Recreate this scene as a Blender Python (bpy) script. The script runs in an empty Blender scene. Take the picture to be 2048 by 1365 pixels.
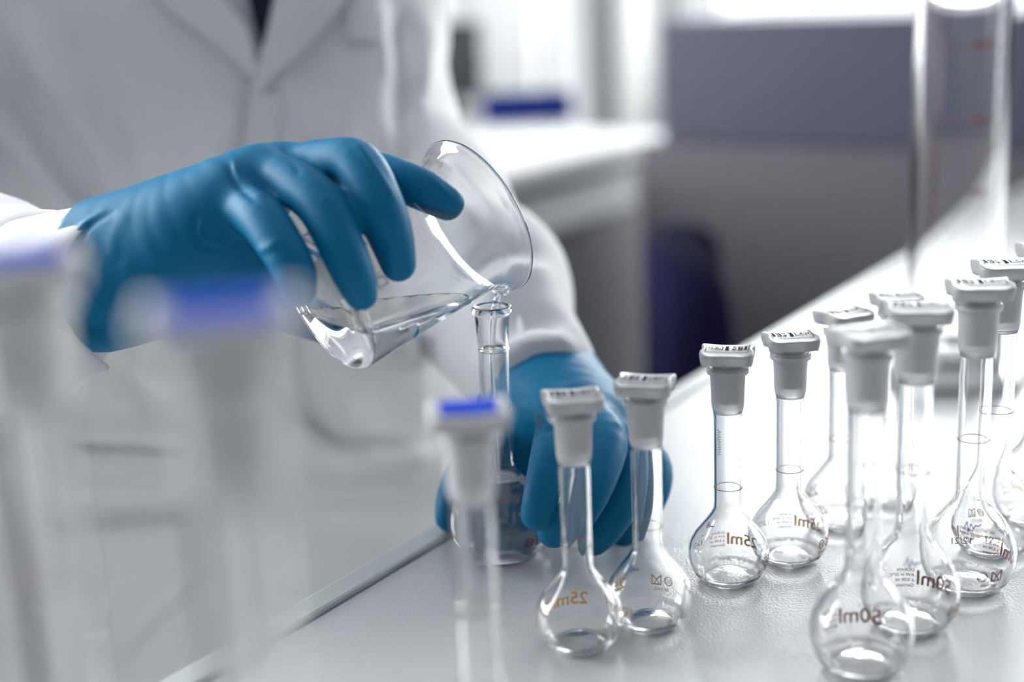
import bpy, bmesh, math, random
import numpy as np
from mathutils import Vector, Matrix, noise
from mathutils.bvhtree import BVHTree

sc = bpy.context.scene
COL = sc.collection
PI = math.pi
# ------------------------------------------------------------------ camera
TZ = 0.90                       # bench top height
CH = 0.295                      # camera height over the bench top
FPX = 2844.0
PITCH, ROLL = math.radians(14.22), math.radians(2.44)
CAM = Vector((0, 0, TZ + CH))
FW = Vector((0, math.cos(PITCH), -math.sin(PITCH)))
_R0 = Vector((1, 0, 0)); _U0 = _R0.cross(FW)
RT = math.cos(ROLL)*_R0 - math.sin(ROLL)*_U0
UP = math.cos(ROLL)*_U0 + math.sin(ROLL)*_R0
cd = bpy.data.cameras.new('camera'); cam = bpy.data.objects.new('camera', cd); COL.objects.link(cam)
cam.matrix_world = Matrix(((RT.x, UP.x, -FW.x, CAM.x), (RT.y, UP.y, -FW.y, CAM.y), (RT.z, UP.z, -FW.z, CAM.z), (0, 0, 0, 1)))
cd.sensor_width = 36; cd.lens = 36*FPX/2048; cd.clip_start = 0.01
cd.dof.use_dof = True; cd.dof.focus_distance = 0.70; cd.dof.aperture_fstop = 2.6
sc.camera = cam
# ------------------------------------------------------------------ world, exposure, cycles options
sc.view_settings.view_transform = 'Standard'; sc.view_settings.look = 'None'
sc.view_settings.exposure = 0.38; sc.view_settings.gamma = 1; sc.view_settings.use_curve_mapping = False
w = bpy.data.worlds.new('world'); sc.world = w; w.use_nodes = True
w.node_tree.nodes['Background'].inputs[0].default_value = (0.93, 0.96, 1.0, 1)
w.node_tree.nodes['Background'].inputs[1].default_value = 1.6
cy = sc.cycles
cy.max_bounces = 32; cy.transmission_bounces = 32; cy.transparent_max_bounces = 16
cy.glossy_bounces = 12; cy.diffuse_bounces = 4
cy.caustics_reflective = True; cy.caustics_refractive = True; cy.blur_glossy = 0.6
cy.sample_clamp_indirect = 6.0; cy.use_denoising = True
# ------------------------------------------------------------------ helpers
E1 = Vector((0.5573, 0.8303, 0)); E2 = Vector((0.8303, -0.5573, 0))     # along the bench edge / across the bench

def ray(px, py):
    return FW + RT*((px-1024)/FPX) - UP*((py-682.5)/FPX)
def onz(px, py, z):
    d = ray(px, py); return CAM + d*((z-CAM.z)/d.z)
def atd(px, py, D):
    return CAM + ray(px, py)*D
def rm(a, b, z):                                         # room coordinates -> world
    return E1*a + E2*b + Vector((0, 0, z))
E1 = (onz(2048, 375, TZ) - onz(330, 1365, TZ)).normalized(); E2 = Vector((E1.y, -E1.x, 0))
EDGE = onz(330, 1365, TZ).dot(E2)
RZ = math.atan2(E1.y, E1.x)

def tag(o, label=None, cat=None, group=None, kind=None):
    if label: o['label'] = label
    if cat: o['category'] = cat
    if group: o['group'] = group
    if kind: o['kind'] = kind
    return o
def empty(name, loc=(0, 0, 0), rz=0):
    o = bpy.data.objects.new(name, None); COL.objects.link(o); o.location = loc; o.rotation_euler = (0, 0, rz)
    o.empty_display_size = 0.02
    return o
def mesh_obj(name, verts, faces, mat, parent=None, smooth=True, mats=None, fm=None):
    me = bpy.data.meshes.new(name); me.from_pydata([tuple(v) for v in verts], [], [tuple(f) for f in faces])
    me.validate(); me.update()
    for m in (mats or [mat]): me.materials.append(m)
    if fm is not None:
        for p, i in zip(me.polygons, fm): p.material_index = i
    if smooth: me.polygons.foreach_set('use_smooth', [True]*len(me.polygons))
    o = bpy.data.objects.new(name, me); COL.objects.link(o)
    if parent is not None: o.parent = parent
    return o
def copy_tree(o, parent=None):
    c = o.copy(); COL.objects.link(c)
    if parent is not None: c.parent = parent
    for ch in list(o.children): copy_tree(ch, c)
    return c

class MB:
    def __init__(s): s.v = []; s.f = []; s.m = []
    def box(s, c, h, ax=None, mi=0):                     # centre, half sizes, axes
        ax = ax or (Vector((1, 0, 0)), Vector((0, 1, 0)), Vector((0, 0, 1)))
        n = len(s.v); c = Vector(c)
        for k in range(8):
            s.v.append(c + ax[0]*h[0]*(1 if k & 1 else -1) + ax[1]*h[1]*(1 if k & 2 else -1) + ax[2]*h[2]*(1 if k & 4 else -1))
        for q in ((0, 2, 3, 1), (4, 5, 7, 6), (0, 1, 5, 4), (2, 6, 7, 3), (0, 4, 6, 2), (1, 3, 7, 5)):
            s.f.append([n+i for i in q]); s.m.append(mi)
    def rbox(s, a0, a1, b0, b1, z0, z1, mi=0):           # box in room coordinates
        s.box(rm((a0+a1)/2, (b0+b1)/2, (z0+z1)/2), (abs(a1-a0)/2, abs(b1-b0)/2, abs(z1-z0)/2), (E1, E2, Vector((0, 0, 1))), mi)
    def rings(s, rings, closed=True, cap0=True, cap1=True, mi=0, loop=False):
        n = len(rings[0]); b = len(s.v)
        for r in rings: s.v += [Vector(p) for p in r]
        m = len(rings)
        for i in range(m if loop else m-1):
            for j in range(n if closed else n-1):
                j2 = (j+1) % n; i2 = (i+1) % m
                s.f.append([b+i*n+j, b+i*n+j2, b+i2*n+j2, b+i2*n+j]); s.m.append(mi if not callable(mi) else mi(i))
        if cap0: s.f.append([b+j for j in range(n)][::-1]); s.m.append(0)
        if cap1: s.f.append([b+(m-1)*n+j for j in range(n)]); s.m.append(0)
    def tube(s, pts, r, n=12, mi=0, cap=True):
        pts = [Vector(p) for p in pts]; rr = []
        prev = None
        for i, p in enumerate(pts):
            t = (pts[min(i+1, len(pts)-1)] - pts[max(i-1, 0)]).normalized()
            if prev is None:
                a = t.orthogonal().normalized()
            else:
                a = (prev - t*prev.dot(t)).normalized()
            prev = a; b = t.cross(a)
            ri = r[i] if hasattr(r, '__len__') else r
            rr.append([p + (a*math.cos(2*PI*k/n) + b*math.sin(2*PI*k/n))*ri for k in range(n)])
        s.rings(rr, cap0=cap, cap1=cap, mi=mi)
    def lathe(s, prof, n=64, mi=0, c=(0, 0, 0), loop=False):
        c = Vector(c)
        rr = [[c + Vector((r*math.cos(2*PI*k/n), r*math.sin(2*PI*k/n), z)) for k in range(n)] for r, z in prof]
        s.rings(rr, cap0=not loop, cap1=not loop, mi=mi, loop=loop)
    def build(s, name, mat, parent=None, smooth=False, mats=None, bevel=0):
        o = mesh_obj(name, s.v, s.f, mat, parent, smooth, mats, s.m if mats else None)
        bm = bmesh.new(); bm.from_mesh(o.data); bmesh.ops.recalc_face_normals(bm, faces=bm.faces); bm.to_mesh(o.data); bm.free()
        if bevel:
            md = o.modifiers.new('bevel', 'BEVEL'); md.width = bevel; md.segments = 2; md.limit_method = 'ANGLE'
        return o
def smooth_curve(pts, n=8, cyc=False):                   # Catmull-Rom through tuples of any length
    P = [np.array(p, float) for p in pts]; out = []
    m = len(P)
    for i in range(m if cyc else m-1):
        if cyc: a, b, c, d = P[i-1], P[i], P[(i+1) % m], P[(i+2) % m]
        else: a, b, c, d = P[max(i-1, 0)], P[i], P[i+1], P[min(i+2, m-1)]
        for k in range(n):
            t = k/n
            out.append(.5*((2*b) + (c-a)*t + (2*a-5*b+4*c-d)*t*t + (3*b-a-3*c+d)*t**3))
    if not cyc: out.append(P[-1])
    return out
# ------------------------------------------------------------------ materials
def mat(name, col, rough=.5, spec=.5, **kw):
    m = bpy.data.materials.new(name); m.use_nodes = True; b = m.node_tree.nodes['Principled BSDF']
    b.inputs['Base Color'].default_value = (*col, 1); b.inputs['Roughness'].default_value = rough
    b.inputs['Specular IOR Level'].default_value = spec
    for k, v in kw.items(): b.inputs[k].default_value = v
    return m
def bump(m, scale, strength, dist=.001, kind='noise', detail=3, coord='Object', stretch=None, colvar=0):
    nt = m.node_tree; b = nt.nodes['Principled BSDF']
    tc = nt.nodes.new('ShaderNodeTexCoord'); mp = nt.nodes.new('ShaderNodeMapping')
    nt.links.new(tc.outputs[coord], mp.inputs[0])
    if stretch: mp.inputs['Scale'].default_value = stretch
    t = nt.nodes.new('ShaderNodeTexNoise' if kind == 'noise' else 'ShaderNodeTexVoronoi')
    t.inputs['Scale'].default_value = scale
    if kind == 'noise': t.inputs['Detail'].default_value = detail
    nt.links.new(mp.outputs[0], t.inputs['Vector'])
    bp = nt.nodes.new('ShaderNodeBump'); bp.inputs['Strength'].default_value = strength; bp.inputs['Distance'].default_value = dist
    nt.links.new(t.outputs[0], bp.inputs['Height'])
    if b.inputs['Normal'].is_linked: nt.links.new(b.inputs['Normal'].links[0].from_socket, bp.inputs['Normal'])
    nt.links.new(bp.outputs[0], b.inputs['Normal'])
    if colvar:
        c = b.inputs['Base Color'].default_value[:]
        mx = nt.nodes.new('ShaderNodeMix'); mx.data_type = 'RGBA'
        mx.inputs[6].default_value = tuple(x*(1-colvar) for x in c[:3])+(1,); mx.inputs[7].default_value = tuple(min(1, x*(1+colvar)) for x in c[:3])+(1,)
        nt.links.new(t.outputs[0], mx.inputs[0]); nt.links.new(mx.outputs[2], b.inputs['Base Color'])
    return m
def glass(name, ior=1.47, rough=0.0, col=(1, 1, 1)):
    m = bpy.data.materials.new(name); m.use_nodes = True; nt = m.node_tree
    nt.nodes.remove(nt.nodes['Principled BSDF'])
    g = nt.nodes.new('ShaderNodeBsdfGlass'); g.inputs['IOR'].default_value = ior; g.inputs['Roughness'].default_value = rough
    g.inputs['Color'].default_value = (*col, 1)
    nt.links.new(g.outputs[0], nt.nodes['Material Output'].inputs[0])
    return m
M = {}
M['glass'] = glass('clear_glass')
M['ground'] = mat('ground_glass_joint', (.95, .95, .96), .42, .5, **{'Transmission Weight': .55, 'IOR': 1.3})
M['water'] = glass('water', 1.333)
M['bench'] = bump(mat('white_bench_laminate', (.73, .74, .74), .20, .75), 750, .5, .0005, detail=2)
M['trim'] = mat('pale_edge_profile', (.68, .71, .70), .3, .5)
M['groove'] = mat('dark_gap_shade', (.05, .05, .06), .6)  # dark colour stands in for the shadow inside the edge gap
M['plug'] = mat('frosted_polyethylene', (.64, .64, .645), .33, .6, **{'Subsurface Weight': .3, 'Subsurface Radius': (.006, .006, .006), 'Transmission Weight': .15})
M['plugprint'] = mat('dark_blue_ink', (.01, .01, .06), .9, .05)
M['plugblue'] = mat('bright_blue_ink', (.012, .06, .55), .8, .1)
M['amber'] = mat('amber_print', (.52, .24, .015), .5)
M['redbrown'] = mat('red_brown_print', (.34, .09, .025), .5)
def stain(m, k=.6):
    nt = m.node_tree; p = nt.nodes['Principled BSDF']; t = nt.nodes.new('ShaderNodeBsdfTranslucent'); mx = nt.nodes.new('ShaderNodeMixShader')
    t.inputs[0].default_value = p.inputs['Base Color'].default_value[:]; mx.inputs[0].default_value = k
    nt.links.new(p.outputs[0], mx.inputs[1]); nt.links.new(t.outputs[0], mx.inputs[2]); nt.links.new(mx.outputs[0], nt.nodes['Material Output'].inputs[0])
stain(M['amber']); stain(M['redbrown'])
M['pen'] = mat('blue_pen', (.02, .10, .45), .5)
M['pink'] = mat('pink_pen', (.55, .25, .35), .5)
M['white_ink'] = mat('white_enamel', (.85, .88, .88), .5)
stain(M['white_ink'], .5)
M['glove'] = bump(bump(mat('blue_nitrile', (.001, .185, .37), .5, .22), 60, .03, .002), 900, .10, .0003)
M['coat'] = bump(bump(mat('white_coat_cloth', (.87, .87, .88), .85, .2, **{'Sheen Weight': .25}), 2200, .25, .0003), 14, .35, .012, detail=1)
M['shirt'] = mat('navy_shirt', (.012, .01, .04), .8)
M['skin'] = mat('skin', (.62, .40, .33), .5, .4)
M['trouser'] = mat('dark_trousers', (.03, .03, .05), .8)
M['hair'] = mat('brown_hair', (.06, .035, .02), .6)
M['button'] = mat('coat_button', (.75, .75, .77), .3)
M['grey'] = bump(mat('grey_cabinet', (.078, .075, .09), .55), 8, .1, .002, colvar=.06)
M['darkgrey'] = bump(mat('dark_grey_screen', (.040, .039, .070), .6), 8, .1, .002, colvar=.06)
M['white'] = mat('white_paint', (.78, .79, .79), .5)
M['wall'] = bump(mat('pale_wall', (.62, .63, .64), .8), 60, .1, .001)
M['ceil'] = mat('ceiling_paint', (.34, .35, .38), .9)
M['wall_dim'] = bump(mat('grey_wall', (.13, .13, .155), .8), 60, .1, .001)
M['floor'] = bump(mat('grey_vinyl_floor', (.16, .16, .18), .4), 40, .1, .001, colvar=.2)
M['navy'] = mat('navy_upholstery', (.004, .003, .022), .9, .1)
M['black'] = mat('black_plastic', (.012, .016, .028), .45)
M['folder'] = mat('cobalt_plastic', (.004, .018, .16), .7, .2)
M['metal'] = mat('brushed_metal', (.5, .5, .52), .35, .5, Metallic=1)
M['curtain'] = mat('white_curtain', (.80, .81, .80), .9, .1)
M['foot'] = mat('clear_foot', (.88, .89, .89), .25, .5, **{'Transmission Weight': .25})

# ------------------------------------------------------------------ room shell
A0, A1, B0, B1, HC = -3.2, 5.2, -2.8, 3.2, 3.0
def struct(name, mb, m, **k):
    return tag(mb.build(name, m, **k), kind='structure')
f = MB(); f.rbox(A0-.15, A1+.15, B0-.15, B1+.15, -.08, 0); struct('floor', f, M['floor'])
f = MB(); f.rbox(A0-.15, A1+.15, B0-.15, B1+.15, HC, HC+.1); struct('ceiling', f, M['ceil'])
def wall(name, fixed, axis, lo, hi, wins, t=.15, m='wall'):
    mb = MB()
    def bx(u0, u1, z0, z1):
        if u1-u0 < 1e-4 or z1-z0 < 1e-4: return
        if axis == 'a': mb.rbox(fixed, fixed+t, u0, u1, z0, z1)
        else: mb.rbox(u0, u1, fixed, fixed+t, z0, z1)
    u = lo
    for (u0, u1, z0, z1) in wins:
        bx(u, u0, 0, HC); bx(u0, u1, 0, z0); bx(u0, u1, z1, HC); u = u1
    bx(u, hi, 0, HC)
    return struct(name, mb, M[m])
W_FAR = [(-2.45, .05, .60, 2.85), (.2, 2.9, .60, 2.85)]
W_LEFT = [(-.8, 1.5, 1.0, 2.7), (2.7, 5.0, .45, 2.7)]
wall('wall_far', A1, 'a', B0, B1, W_FAR)
wall('wall_left', B0, 'b', A0, A1, W_LEFT, t=-.15)
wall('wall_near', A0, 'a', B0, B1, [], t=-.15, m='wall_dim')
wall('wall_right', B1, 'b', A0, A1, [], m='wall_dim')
wn = 0
LIGHTS = {'far': 135.0, 'left0': 130.0, 'left1': 16.0}
def window(axis, fixed, u0, u1, z0, z1, power, s, nm, mull=1):
    global wn
    wn += 1
    e = empty('window_%d' % wn); tag(e, kind='structure')
    fr = MB(); gl = MB()
    def bx(mb, p0, p1, q0, q1, d0, d1):
        if axis == 'a': mb.rbox(fixed+s*d0, fixed+s*d1, p0, p1, q0, q1)
        else: mb.rbox(p0, p1, fixed+s*d0, fixed+s*d1, q0, q1)
    k = .05
    bx(fr, u0, u1, z0, z0+k, .04, .10); bx(fr, u0, u1, z1-k, z1, .04, .10); bx(fr, u0, u0+k, z0, z1, .04, .10); bx(fr, u1-k, u1, z0, z1, .04, .10)
    for i in range(1, mull+1):
        u = u0+(u1-u0)*i/(mull+1); bx(fr, u-.03, u+.03, z0, z1, .04, .10)
    bx(gl, u0+k, u1-k, z0+k, z1-k, .066, .072)
    fr.build('window_frame', M['white'], e); gl.build('pane', M['glass'], e)
    ld = bpy.data.lights.new('daylight_'+nm, 'AREA'); ld.shape = 'RECTANGLE'; ld.size = u1-u0-.04; ld.size_y = z1-z0-.04; ld.energy = power
    ld.color = (.97, 1.0, .99)
    lo = bpy.data.objects.new('daylight_'+nm, ld); COL.objects.link(lo)
    c = rm(fixed+s*.03, (u0+u1)/2, (z0+z1)/2) if axis == 'a' else rm((u0+u1)/2, fixed+s*.03, (z0+z1)/2)
    d = (-E1*s if axis == 'a' else -E2*s); X = (E2 if axis == 'a' else E1)
    Y = (-d).cross(X); 
    lo.matrix_world = Matrix(((X.x, Y.x, -d.x, c.x), (X.y, Y.y, -d.y, c.y), (X.z, Y.z, -d.z, c.z), (0, 0, 0, 1)))
for q in W_FAR: window('a', A1, *q, LIGHTS['far'], 1, 'far')
window('b', B0, *W_LEFT[0], LIGHTS['left0'], -1, 'left', 2)
window('b', B0, *W_LEFT[1], LIGHTS['left1'], -1, 'left_far', 1)
# ------------------------------------------------------------------ laboratory bench in front (continuous worktop on cabinets)
bench = empty('laboratory_bench', rm(.6, .2, 0))
tag(bench, 'long white laboratory bench carrying the row of small flasks', 'bench')
bench_inv = Matrix.Translation(-bench.location)
def under(o, root):                                      # world-space mesh -> child of root
    o.parent = root; o.matrix_parent_inverse = root.matrix_world.inverted() if root.matrix_world != Matrix() else Matrix.Translation(-root.location)
    return o
BA0, BA1, BB1 = -1.2, 1.97, 1.0
t = MB(); t.rbox(BA0, BA1, EDGE+.0185, BB1, TZ-.03, TZ); o = t.build('worktop', M['bench'], smooth=False); under(o, bench)
t = MB()
t.rbox(BA0, BA1, EDGE, EDGE+.0165, TZ-.034, TZ+.0022)
under(t.build('edge_strip', M['trim'], bevel=.002), bench)
t = MB(); t.rbox(BA0, BA1, EDGE+.0165, EDGE+.0185, TZ-.03, TZ-.002)
under(t.build('gap_shade', M['groove']), bench)  # filler of the gap behind the edge strip, gap shadow painted dark
for i in range(4):
    a0 = BA0+.03+i*.78; t = MB(); t.rbox(a0, a0+.76, EDGE+.05, BB1-.05, .08, TZ-.036)
    c = under(t.build('cabinet', M['grey'], bevel=.003), bench)
    t = MB(); t.rbox(a0+.01, a0+.75, EDGE+.03, EDGE+.049, .10, TZ-.05)
    d = under(t.build('door', M['white'], bevel=.003), bench)
# ------------------------------------------------------------------ background bench, cabinet, chair and things on it
q1 = onz(1357, 262, TZ); qb = q1.dot(E2); qa = q1.dot(E1)
fb = empty('side_bench', rm(qa-.9, qb-.35, 0)); tag(fb, 'white topped grey cabinet bench behind the person', 'bench')
t = MB(); t.rbox(qa-2.6, qa, qb-.72, qb, TZ-.035, TZ); under(t.build('worktop', M['white'], bevel=.004), fb)
t = MB(); t.rbox(qa-2.58, qa-.02, qb-.70, qb-.05, .08, TZ-.036); under(t.build('cabinet', M['grey'], bevel=.003), fb)
for i in range(4):
    t = MB(); t.rbox(qa-.15-.6*(i+1)+.01, qa-.15-.6*i, qb-.049, qb-.02, TZ-.125, TZ-.06); under(t.build('drawer', M['white'], bevel=.003), fb)
p1 = atd(1318, 44, 2.25); pa, pb = p1.dot(E1), p1.dot(E2)
cb = empty('storage_cabinet', rm(pa, pb+.9, 0)); tag(cb, 'dark grey storage cabinet with raised back standing beyond the bench end', 'cabinet')
t = MB(); t.rbox(pa, pa+.5, pb-.04, pb+2.2, 0, .93); under(t.build('body', M['grey'], bevel=.006), cb)
t = MB(); t.rbox(pa+.005, pa+.45, pb, pb+2.2, .931, p1.z); under(t.build('upstand', M['darkgrey'], bevel=.006), cb)
# curtain
def curtain(a0, a1, b, z0, z1):
    mb = MB(); n = 220; rows = []
    for z in (z0, (z0+z1)/2, z1):
        rows.append([rm(a0+(a1-a0)*i/n, b+.035*math.sin(i*.42+math.sin(i*.11)*2), z) for i in range(n+1)])
    mb.rings(rows, closed=False, cap0=False, cap1=False)
    o = mb.build('curtain', M['curtain'], smooth=True)
    md = o.modifiers.new('thick', 'SOLIDIFY'); md.thickness = .002
    return o
tag(curtain(2.55, 4.45, B0+.14, .35, 2.85), 'white curtain gathered at the near end of the far window', 'curtain', 'white curtains')
c2 = tag(curtain(4.97, 5.17, B0+.14, .35, 2.85), 'white curtain gathered in the far corner of the room', 'curtain', 'white curtains')
# monitor-like dark box and folder on the side bench
def on_side(px, py): return onz(px, py, TZ)
m0 = on_side(902, 232); mon = empty('computer_monitor', (m0.x, m0.y, TZ), -.05)
tag(mon, 'black monitor standing on the side bench beside the left arm', 'monitor')
t = MB(); t.box((0, 0, .125), (.078, .018, .085)); t.build('casing', M['black'], mon, bevel=.006)
t = MB(); t.box((0, -.0195, .125), (.070, .0015, .075)); t.build('screen', mat('dark_screen', (.01, .012, .02), .2), mon)
t = MB(); t.box((0, .01, .022), (.02, .012, .022)); t.box((0, 0, .004), (.06, .05, .004)); t.build('stand', M['black'], mon, bevel=.002)
m1 = on_side(1055, 240); bx_ = empty('storage_tray', (m1.x, m1.y, TZ), 0.0)
tag(bx_, 'low cobalt blue plastic tray on the side bench', 'tray')
t = MB(); t.box((0, 0, .004), (.095, .07, .004)); t.build('base', M['folder'], bx_, bevel=.003)
t = MB()
for s in (-1, 1):
    t.box((.093*s, 0, .030), (.003, .07, .026)); t.box((0, .068*s, .030), (.09, .003, .026))
t.build('rim', M['folder'], bx_, bevel=.002)
# office chair
c0 = atd(1352, 670, 1.80); ch = empty('office_chair', (c0.x, c0.y, 0), PI/2-.115)
tag(ch, 'navy office chair with rounded backrest in front of the grey cabinet', 'chair')
zc = c0.z+.19
def rounded_panel(cx, cy, cz, hw, hh, th, bend=.03):
    mb = MB(); rr = []
    prof = [(-1, 0.0), (-1, .55), (-.6, .9), (0, 1), (.6, .9), (1, .55), (1, 0.0)]
    for s, k in prof:
        ring = []
        for i in range(40):
            a = 2*PI*i/40
            ex = (abs(math.cos(a))**.62)*(1 if math.cos(a) > 0 else -1); ez = (abs(math.sin(a))**.62)*(1 if math.sin(a) > 0 else -1)
            q = max(.02, .80+.2*k) if k > 0 else .02
            x = ex*hw*q; z = ez*hh*q
            ring.append((cx+x, cy+s*th - bend*(x/hw)**2, cz+z))
        rr.append(ring)
    mb.rings(rr); return mb
rounded_panel(0, 0, zc-.19, .20, .13, .04).build('backrest', M['navy'], ch, smooth=True)
o = rounded_panel(0, 0, 0, .235, .22, .035, 0).build('seat', M['navy'], ch, smooth=True); o.rotation_euler = (PI/2, 0, 0); o.location = (0, -.25, .47)
t = MB(); t.tube([(0, .03, zc-.25), (0, .06, .60), (0, .03, .44), (0, -.1, .43)], .014); t.build('back_bar', M['black'], ch, smooth=True)
t = MB(); t.tube([(0, -.25, .12), (0, -.25, .435)], .022); t.build('column', M['metal'], ch, smooth=True)
for k in range(5):
    a = 2*PI*k/5; t = MB(); t.tube([(0, -.25, .12), (.28*math.cos(a), -.25+.28*math.sin(a), .07)], [.024, .014]); lg = t.build('leg', M['black'], ch, smooth=True)
    t = MB(); t.lathe([(.001, 0), (.02, .002), (.026, .02), (.026, .035), (.018, .052), (.001, .055)], 20, c=(.28*math.cos(a), -.25+.28*math.sin(a), 0)); t.build('caster', M['black'], lg, smooth=True)

# ------------------------------------------------------------------ writing helper: text -> flat mesh triangles
def text_mesh(txt, size, x=0, y=0, align='LEFT', off=0.0):
    cu = bpy.data.curves.new('t', 'FONT'); cu.body = txt; cu.size = size; cu.align_x = align; cu.resolution_u = 3; cu.offset = off
    ob = bpy.data.objects.new('t', cu); COL.objects.link(ob)
    dg = bpy.context.evaluated_depsgraph_get(); dg.update()
    me = bpy.data.meshes.new_from_object(ob.evaluated_get(dg))
    bm = bmesh.new(); bm.from_mesh(me); bpy.data.objects.remove(ob); bpy.data.meshes.remove(me)
    for v in bm.verts: v.co.x += x; v.co.y += y; v.co.z = 0
    return bm
def line_poly(pts, wd):                                   # strokes as flat quads
    bm = bmesh.new()
    for (x0, y0), (x1, y1) in zip(pts[:-1], pts[1:]):
        dx, dy = x1-x0, y1-y0; L = math.hypot(dx, dy) or 1; nx, ny = -dy/L*wd/2, dx/L*wd/2; ex, ey = dx/L*wd*.35, dy/L*wd*.35
        vs = [bm.verts.new(p) for p in ((x0+nx-ex, y0+ny-ey, 0), (x0-nx-ex, y0-ny-ey, 0), (x1-nx+ex, y1-ny+ey, 0), (x1+nx+ex, y1+ny+ey, 0))]
        bm.faces.new(vs)
    return bm
def merge(bms):
    out = bmesh.new()
    for b in bms:
        me = bpy.data.meshes.new('x'); b.to_mesh(me); b.free(); out.from_mesh(me); bpy.data.meshes.remove(me)
    return out
def slice_x(bm, step):
    xs = [v.co.x for v in bm.verts]
    x = math.ceil(min(xs)/step)*step
    while x < max(xs):
        bmesh.ops.bisect_plane(bm, geom=list(bm.verts)+list(bm.edges)+list(bm.faces), plane_co=(x, 0, 0), plane_no=(1, 0, 0)); x += step
    ys = [v.co.y for v in bm.verts]; y = math.ceil(min(ys)/step)*step
    while y < max(ys):
        bmesh.ops.bisect_plane(bm, geom=list(bm.verts)+list(bm.edges)+list(bm.faces), plane_co=(0, y, 0), plane_no=(0, 1, 0)); y += step
def bm_obj(name, bm, m, parent=None, fn=None):
    if fn:
        for v in bm.verts: v.co = fn(v.co)
    me = bpy.data.meshes.new(name); bm.to_mesh(me); bm.free(); me.materials.append(m)
    o = bpy.data.objects.new(name, me); COL.objects.link(o)
    if parent is not None: o.parent = parent
    return o

# ------------------------------------------------------------------ volumetric flasks
def flask_dims(kind):
    mm = .001
    if kind == 25:
        out = [(9, 0.0), (12.6, .0), (14.2, .9), (17.0, 4.5), (19.2, 9.5), (19.9, 14.5), (19.2, 19.5), (17.0, 24), (14.0, 28), (10.8, 32), (8.6, 35.2), (7.3, 38), (7.05, 41), (7.0, 50), (7.0, 84), (7.05, 87.5)]
        joint = [(7.6, 90), (7.9, 92), (8.5, 106), (9.9, 107.2), (10.1, 109), (9.7, 110.6)]
        return dict(out=out, joint=joint, rin0=6.3, rin1=7.2, wall=1.15, jz=88, ring=49, top=110.6, punt=3.2, br=19.9, tz=12.5)
    if kind == 50:
        out = [(10, 0.0), (14.2, .0), (16, 1.0), (19.2, 5.5), (21.6, 11.5), (22.3, 17), (21.6, 23), (19.2, 29), (16.0, 34.5), (12.4, 39), (9.6, 42.5), (8.0, 46), (7.6, 49), (7.5, 60), (7.5, 113), (7.6, 116)]
        joint = [(8.3, 119), (8.6, 121), (9.3, 137), (10.7, 138.3), (10.9, 140), (10.5, 141.6)]
        return dict(out=out, joint=joint, rin0=6.9, rin1=7.9, wall=1.2, jz=117, ring=75, top=141.6, punt=3.6, br=22.3, tz=12.5)
    if kind == 'S':
        out = [(12, 0.0), (17, .0), (19, 1.0), (23.4, 6), (26, 12.5), (26.8, 18.5), (26, 25), (23, 31.5), (18.6, 37), (13.6, 41.5), (10.4, 44.5), (8.6, 48), (8.1, 52), (8.0, 60), (8.0, 108), (8.1, 111.5)]
        joint = [(7.9, 113.5), (8.1, 115.5), (8.9, 130), (10.2, 131.3), (10.4, 133.2), (10.0, 134.8)]
        return dict(out=out, joint=joint, rin0=6.6, rin1=7.6, wall=1.3, jz=112.5, ring=80, top=134.8, punt=4, br=26.8, tz=13)
    out = [(22, 0.0), (30, .0), (33, 1.5), (37.5, 9), (40.5, 22), (41, 34), (39, 46), (34, 58), (27, 68), (19, 76), (13, 82), (10.2, 88), (9.6, 94), (9.5, 110), (9.5, 190), (9.6, 194)]
    joint = [(10.3, 197), (10.6, 199), (11.5, 219), (13, 220.4), (13.2, 222), (12.8, 224)]
    return dict(out=out, joint=joint, rin0=8.8, rin1=9.9, wall=1.5, jz=195, ring=150, top=224, punt=6, br=41, tz=36)
def outer_fn(d):
    P = smooth_curve(d['out'][1:], 6)
    zs = [p[1]*.001 for p in P]; rs = [p[0]*.001 for p in P]
    return lambda z: float(np.interp(z, zs, rs))
def glass_body(kind, root):
    d = flask_dims(kind); mm = .001
    op = [(p[0], p[1]) for p in smooth_curve(d['out'][1:], 5)]
    jp = [(p[0], p[1]) for p in smooth_curve(d['joint'], 4)]
    base = [(.05, d['punt']*.55), (d['out'][0][0]*.5, d['punt']*.45), (d['out'][0][0]*.85, d['punt']*.18), (d['out'][0][0]+1.0, 0.0)]
    # inner surface (normal offset of the outer one)
    inn = []
    for i, (r, z) in enumerate(op):
        r0, z0 = op[max(i-1, 0)]; r1, z1 = op[min(i+1, len(op)-1)]
        tx, tz = r1-r0, z1-z0; L = math.hypot(tx, tz) or 1
        w_ = d['wall']*(1.5 if z < 4 else 1)
        inn.append((max(r - tz/L*w_, .3), z + tx/L*w_))
    inn = [p for p in inn if p[1] > d['wall']*1.4 and p[1] < d['jz']-1]
    jin = [(d['rin0'], d['jz']+1.5), (d['rin1'], d['top']-1.2), (d['rin1']+.7, d['top']-.2), (d['joint'][-1][0]-.8, d['top']+.15)]
    rb = inn[0][0]
    floor_ = [(rb*.86, d['punt']*.5+1.0), (rb*.5, d['punt']+1.3), (.05, d['punt']+1.8)]
    prof = base + op + jp + jin[::-1] + inn[::-1] + floor_
    nb = len(base)+len(op); nj = len(jp); mi_j = set(range(nb-1, nb+nj-4)) | set(range(nb+nj+1, nb+nj+3))
    mb = MB(); mb.lathe([(r*mm, z*mm) for r, z in prof], 72, mi=(lambda i: 1 if i in mi_j and kind != 'S' else 0))
    o = mb.build('glass_body', None, root, smooth=True, mats=[M['glass'], M['ground']])
    return o
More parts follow.
